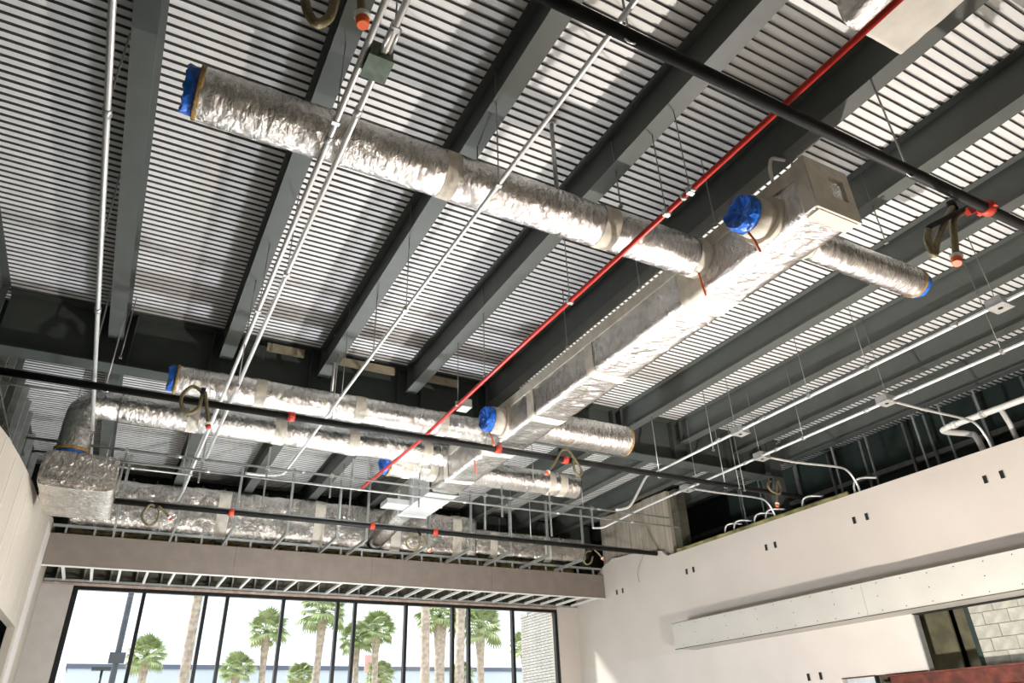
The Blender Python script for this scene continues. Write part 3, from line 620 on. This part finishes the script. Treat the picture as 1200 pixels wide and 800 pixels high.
# thin rods hanging from the beams
RODS = [(.93, 9.6, 6.0, 'thin long rod hanging beside the paired conduits before the girder'), (2.72, 9.2, 6.62, 'thin rod hanging from the fourth beam to the long thin conduit'), (4.5, 9.0, 6.62, 'thin rod hanging to the red pipe before the girder'),
        (4.5, 5.2, 7.2, 'thin rod hanging behind the long round duct near the red pipe'), (5.86, 5.0, 7.25, 'thin rod hanging to the trunk beside the large blue cap'), (5.86, 6.6, 7.25, 'thin rod hanging to the trunk in its near half'),
        (5.86, 8.6, 7.25, 'thin rod hanging to the trunk in its middle'), (6.66, 10.4, 7.1, 'left rod of two hanging right of the trunk before the girder'), (6.95, 10.4, 7.1, 'right rod of two hanging right of the trunk before the girder'), (8.1, 4.2, 7.15, 'dark rod holding the short duct stub at right'),
        (-.7, 11.9, 7.2, 'thin rod hanging near the blue film end before the girder'), (10.1, 9.9, 6.5, 'thin rod hanging below the upper right conduit'), (11.7, 10.9, 6.2, 'left rod of two hanging beside the lower right conduit'), (11.95, 11.0, 6.2, 'right rod of two hanging beside the lower right conduit'),
        (2.75, 5.6, 7.25, 'thin rod holding the long round duct at its middle'), (1.0, 13.2, 7.4, 'short thin rod beyond the girder at left'), (4.4, 14.6, 6.6, 'thin rod hanging near the end of the red pipe'), (8.2, 13.9, 6.8, 'thin rod hanging beyond the girder right of the trunk'), (9.9, 14.4, 6.5, 'thin rod hanging beyond the girder near the pier'), (9.2, 16.9, 6.3, 'thin rod hanging to the lower main at right')]
for i, (x, y, z, lb) in enumerate(RODS):
    t = thing('hanger_rod', lb, 'rod', (x, y, z), 'loose threaded hanger rods')
    MB().tube([(x, y, z), (x, y, ZD - .005)], .009, 6).build('rod', 'rod', t); MB().box(x - .022, x + .022, y - .022, y + .022, z, z + .03).build('nut', 'rod', t)

t = thing('flexible_cable', 'pale flexible cable hanging from the beam behind the large blue cap', 'cable', (5.95, 4.1, 7.24))
MB().tube(smooth_path([(6.30, 4.1, ZB), (6.2, 4.1, 7.76), (6.05, 4.1, 7.70), (5.97, 4.1, 7.5), (5.95, 4.1, 7.22)], 6), .022, 8).build('cable', 'pvc', t); MB().tube([(5.95, 4.1, 7.22), (5.95, 4.1, 7.27)], .03, 8).build('connector', 'galv', t)

# ------------------------------------------------------------------ right wall details
for i, (y, z) in enumerate(((19.29, 5.54), (18.97, 5.54), (15.88, 5.54), (15.59, 5.54), (12.83, 5.55), (12.53, 5.55), (10.18, 5.57), (9.85, 5.57), (7.18, 5.60), (6.86, 5.60), (12.38, 2.55), (12.04, 2.55))):
    t = thing('wall_box', 'black electrical box hole, %s one of the %s' % (('left', 'right')[i % 2], ('upper pair nearest the windows', 'upper pair above the bulkhead end', 'third upper pair from the windows', 'fourth upper pair from the windows', 'upper pair at the right picture edge', 'low pair under the bulkhead')[i // 2]), 'electrical box', (XR, y, z), 'electrical boxes in the right wall')
    MB().box(XR - .004, XR - .001, y - .045, y + .045, z - .075, z + .075).build('recess', 'hole', t)
    MB().box(XR - .010, XR - .003, y - .045, y - .036, z - .075, z + .075).build('rim', 'stud', t)
t = thing('wire', 'thin grey wire dangling from the lower sprinkler main over the right wall', 'wire', (14.2, 17.5, 5.5)); MB().tube(smooth_path([(14.2, 17.6, 6.9), (14.2, 17.6, 6.4), (14.22, 17.85, 6.15), (14.24, 18.05, 5.9), (14.25, 18.02, 5.62)], 6), .008, 6).build('wire', 'rod', t)
lt = thing('red_lintel', 'rusty red steel lintel under the opening in the right wall', 'lintel', (14.3, 8, 2.3))
MB().box(14.12, 14.38, 5.0, 10.3, 2.40, 2.43).build('top_flange', 'rust', lt); MB().box(14.24, 14.26, 5.0, 10.3, 2.12, 2.40).build('web', 'rust', lt); MB().box(14.12, 14.38, 5.0, 10.3, 2.09, 2.12).build('bottom_flange', 'rust', lt)
lb_ = thing('recessed_panel', 'small grey open panel recess low in the right wall', 'panel', (14.3, 11, 2.4))
MB().box(14.40, 14.45, 10.68, 11.48, 1.9, 2.46).build('back', 'galv', lb_); MB().box(14.30, 14.40, 10.66, 10.70, 1.9, 2.46).build('side', 'hole', lb_)
MB().box(14.285, 14.46, 10.64, 11.5, 2.445, 2.465).build('head', 'rust', lb_)
# room seen through the opening: blocks and dark partitions
bw = bpy.data.objects.new('wall_block', None); COL.objects.link(bw); bw['kind'] = 'structure'; ORG[bw] = Vector((0, 0, 0))
MB().box(15.13, 15.3, 3.0, 8.78, 2.46, 4.3).build('mortar_bed', 'mortar', bw)
bmesh_ = MB().box(-.03, .03, -.235, .235, -.112, .112).mesh('block'); bmesh_.materials.append(M['cmu'])
half_ = MB().box(-.03, .03, -.115, .115, -.112, .112).mesh('half_block'); half_.materials.append(M['cmu'])
for r_ in range(7):
    z = 2.60 + r_ * .235; y = 8.78
    if r_ % 2: y -= .12; o = bpy.data.objects.new('block', half_); COL.objects.link(o); o.parent = bw; o.location = (15.12, y, z); y -= .12 + .005
    while y > 5.2:
        o = bpy.data.objects.new('block', bmesh_); COL.objects.link(o); o.parent = bw; o.location = (15.12 + random.uniform(-.004, .004), y - .24, z); y -= .48
sr = bpy.data.objects.new('wall_store', None); COL.objects.link(sr); sr['kind'] = 'structure'; ORG[sr] = Vector((0, 0, 0))
for a, b, x in ((8.8, 9.9, 16.4), (9.9, 11.2, 16.2), (11.2, 13, 16.5)): MB().box(x, x + .06, a, b - .02, 1.2, 4.2).build('dark_panel', 'olive', sr)
MB().box(14.5, 17.1, 4, 13, 4.32, 4.36).build('dark_lid', 'dark', sr); MB().box(15.3, 15.4, 8.8, 9.0, 1, 4.3).build('post', 'dark', sr)
MB().box(14.9, 17.1, 5, 8.8, 2.36, 2.44).build('ledge', 'dark', sr)

# ------------------------------------------------------------------ work light and added fill light (stand on the floor, below the frame); the near one casts the hard shadows on the deck
def work_or_fill_light(label, LX, LY, LZ, power, size, colour):
    wk = thing('work_or_fill_light', label, 'lamp', (LX, LY, 0))
    for a in (0.3, 2.4, 4.5): MB().tube([(LX + .5 * math.cos(a), LY + .5 * math.sin(a), .01), (LX, LY, .75)], .014, 8).build('leg', 'blackpipe', wk)
    MB().tube([(LX, LY, .55), (LX, LY, LZ - size - .12)], .02, 10).build('pole', 'galv', wk)
    MB().tube([(LX, LY, LZ - size - .12), (LX, LY, LZ - size - .10), (LX, LY, LZ - size - .05)], [.06, .14, .17], 18).build('reflector_dish', 'sheet', wk)
    ld_ = bpy.data.lights.new('work_or_fill_lamp', 'POINT'); lo = bpy.data.objects.new('lamp', ld_); COL.objects.link(lo); lo.parent = wk; lo.location = (0, 0, LZ)
    ld_.energy = power; ld_.shadow_soft_size = size; ld_.color = colour
work_or_fill_light('warm site work light on a tripod on the floor at the right', 8.5, 6.0, 1.25, 2200, .06, (1, .93, .86))
work_or_fill_light('added unseen cool white fill light on a tripod near the window wall', 4.2, 14.2, 1.3, 1650, .35, (.90, .95, 1))  # added fill lamp, brightens the dark left side of the hall

# ------------------------------------------------------------------ outside
def frond_mesh(n, L):
    mb = MB()
    mb.tube([(0, 0, 0), (.35 * L, 0, .05 * L), (.62 * L, 0, .02 * L)], .018, 5)
    for i in range(n):
        a = (-1 + 2 * i / (n - 1)) * 1.45; c, s = math.cos(a), math.sin(a); l = L * .62 * (1 - .25 * abs(a) / 1.45)
        p0 = Vector((.58 * L, 0, .03 * L)); p1 = p0 + Vector((c * l * .6, s * l * .6, .02 * L)); p2 = p0 + Vector((c * l, s * l, -.16 * L)); w = Vector((-s, c, 0)) * .055 * L
        mb.add([p0, p1 - w, p1 + w, p2, p1 + Vector((0, 0, .02))], [(0, 1, 4), (0, 4, 2), (1, 3, 4), (4, 3, 2)])
    return mb.mesh('frond')
FM = []
for m_ in ('frond', 'frondlight'):
    me = frond_mesh(13, 1.0); me.materials.append(M[m_]); FM.append(me)
def palm(label, x, y, zc, cr, tr, n=36, boots=True):
    cr *= .78
    t = thing('palm_tree', label, 'palm tree', (x, y, -.15), 'palm trees outside the windows')
    pts = []; rs = []; nn = 26
    for i in range(nn + 1):
        f = i / nn; z = -.15 + (zc + .1) * f; pts.append((x + .12 * math.sin(f * 2 + x), y, z))
        rs.append(tr * (1.15 - .2 * f + (.06 if i % 2 else 0) + (.55 * max(0, (z - (zc - 1.5 * cr)) / (1.5 * cr)) if boots and f < .97 else 0)))
    MB().tube(pts, rs, 12).build('trunk', 'trunk', t)
    top = Vector((pts[-1][0], y, zc)) - ORG[t]
    for i in range(n):
        o = bpy.data.objects.new('frond', FM[i % 2]); COL.objects.link(o); o.parent = t; o.location = top
        el = 1.25 - 2.0 * (i / n) ** 1.1
        o.rotation_euler = (random.uniform(-.4, .4), -el, i * 2.4 + random.uniform(-.2, .2)); s_ = cr * random.uniform(.85, 1.1); o.scale = (s_, s_, s_)
PL = [('small palm beside the light pole in the first window', 2.3, 45, 5.9, 1.35, .16), ('small low palm behind the narrow pane pair at left', 6.8, 45, 5.3, 1.3, .16), ('medium palm standing in the fourth pane from the left', 8.3, 45, 7.3, 1.55, .17),
      ('tall palm with full crown at the fifth pane', 11.3, 45, 8.5, 2.0, .20), ('low palm at the foot of the fifth pane', 11.0, 48, 5.2, 1.1, .15), ('left one of the two close palms in the centre', 13.9, 46, 7.1, 1.4, .16),
      ('right one of the two close palms in the centre', 14.7, 44.5, 7.5, 1.6, .17), ('low palm right of the two centre palms', 15.9, 47, 5.2, 1.2, .15), ('tall shaggy palm behind the smooth trunk', 18.9, 45, 8.5, 2.0, .30),
      ('large pale palm crown in the second pane from the right', 22.0, 45, 7.9, 2.0, .22), ('low palm beneath the large crown at right', 21.6, 47, 5.3, 1.1, .15), ('partly hidden palm beside the white brick wall', 25.6, 46, 7.0, 1.3, .17)]
for a in PL: palm(*a)
palm('palm with thick rough trunk whose crown is cut off, second pane', 3.4, 35, 8.6, 1.6, .19, 22, False)
palm('palm with thick smooth trunk in the centre whose crown is cut off', 13.95, 35, 9.6, 1.8, .21, 22, False)
palm('palm with shaggy trunk right of the narrow pane pair', 18.1, 40, 9.6, 1.8, .24, 22)
po = thing('utility_pole', 'dark grey utility pole outside the leftmost window', 'pole', (.55, 30, -.15))
MB().tube([(.55, 30, -.15), (.55, 30, 11)], .10, 12).build('pole', 'polegrey', po); MB().box(.30, .80, 29.86, 30.0, 4.25, 4.6).build('bracket_box', 'polegrey', po)
for lb, x in (('low street lamp outside the leftmost window', .3), ('low street lamp between the centre palms', 17.0)):
    t = thing('street_lamp', lb, 'street lamp', (x, 50, -.15)); MB().tube([(x, 50, -.15), (x, 50, 5.7)], .07, 10).build('pole', 'lampdark', t); MB().box(x - .55, x + .55, 49.7, 50.3, 5.65, 5.82).build('lamp_head', 'lampdark', t)
t = thing('sign_post', 'small red and white sign behind the centre palms', 'sign', (17.6, 55, -.15)); MB().tube([(17.6, 55, -.15), (17.6, 55, 6)], .05, 8).build('post', 'lampdark', t); MB().box(17.3, 17.9, 54.95, 55.05, 6, 7.2).build('panel', 'signred', t)
fb = thing('far_building', 'long low pale building on the far side of the road', 'building', (40, 140, -.15))
MB().box(-4, 110, 140, 160, -.15, 13.2).build('wall', 'farwall', fb); MB().box(-4.3, 110.3, 139.7, 160.3, 13.2, 13.9).build('parapet_cap', 'farcap', fb)
for i in range(5): MB().box(6 + i * 20, 16 + i * 20, 139.85, 140, 6.5, 8.0).build('wall_band', 'gypwhite', fb)
# white brick wing wall at the right window
ww = thing('brick_wing_wall', 'white painted brick wing wall outside the rightmost pane', 'wall', (14.3, 24, -.15))
MB().box(14.22, 14.5, 22.3, 25.6, -.15, 5.62).build('core', 'brickjoint', ww)
mb = MB(); r_ = 0; z = 2.0
while z < 5.6:
    y = 22.3 + (.1 if r_ % 2 else 0)
    while y < 25.45: mb.box(14.20, 14.3, y, min(y + .285, 25.62), z, z + .082); y += .30
    z += .10; r_ += 1
o = mb.build('brick_courses', 'whitebrick', ww); o['kind'] = 'stuff'
MB().box(14.18, 14.5, 25.0, 25.62, 5.6, 5.75).build('coping', 'whitebrick', ww)
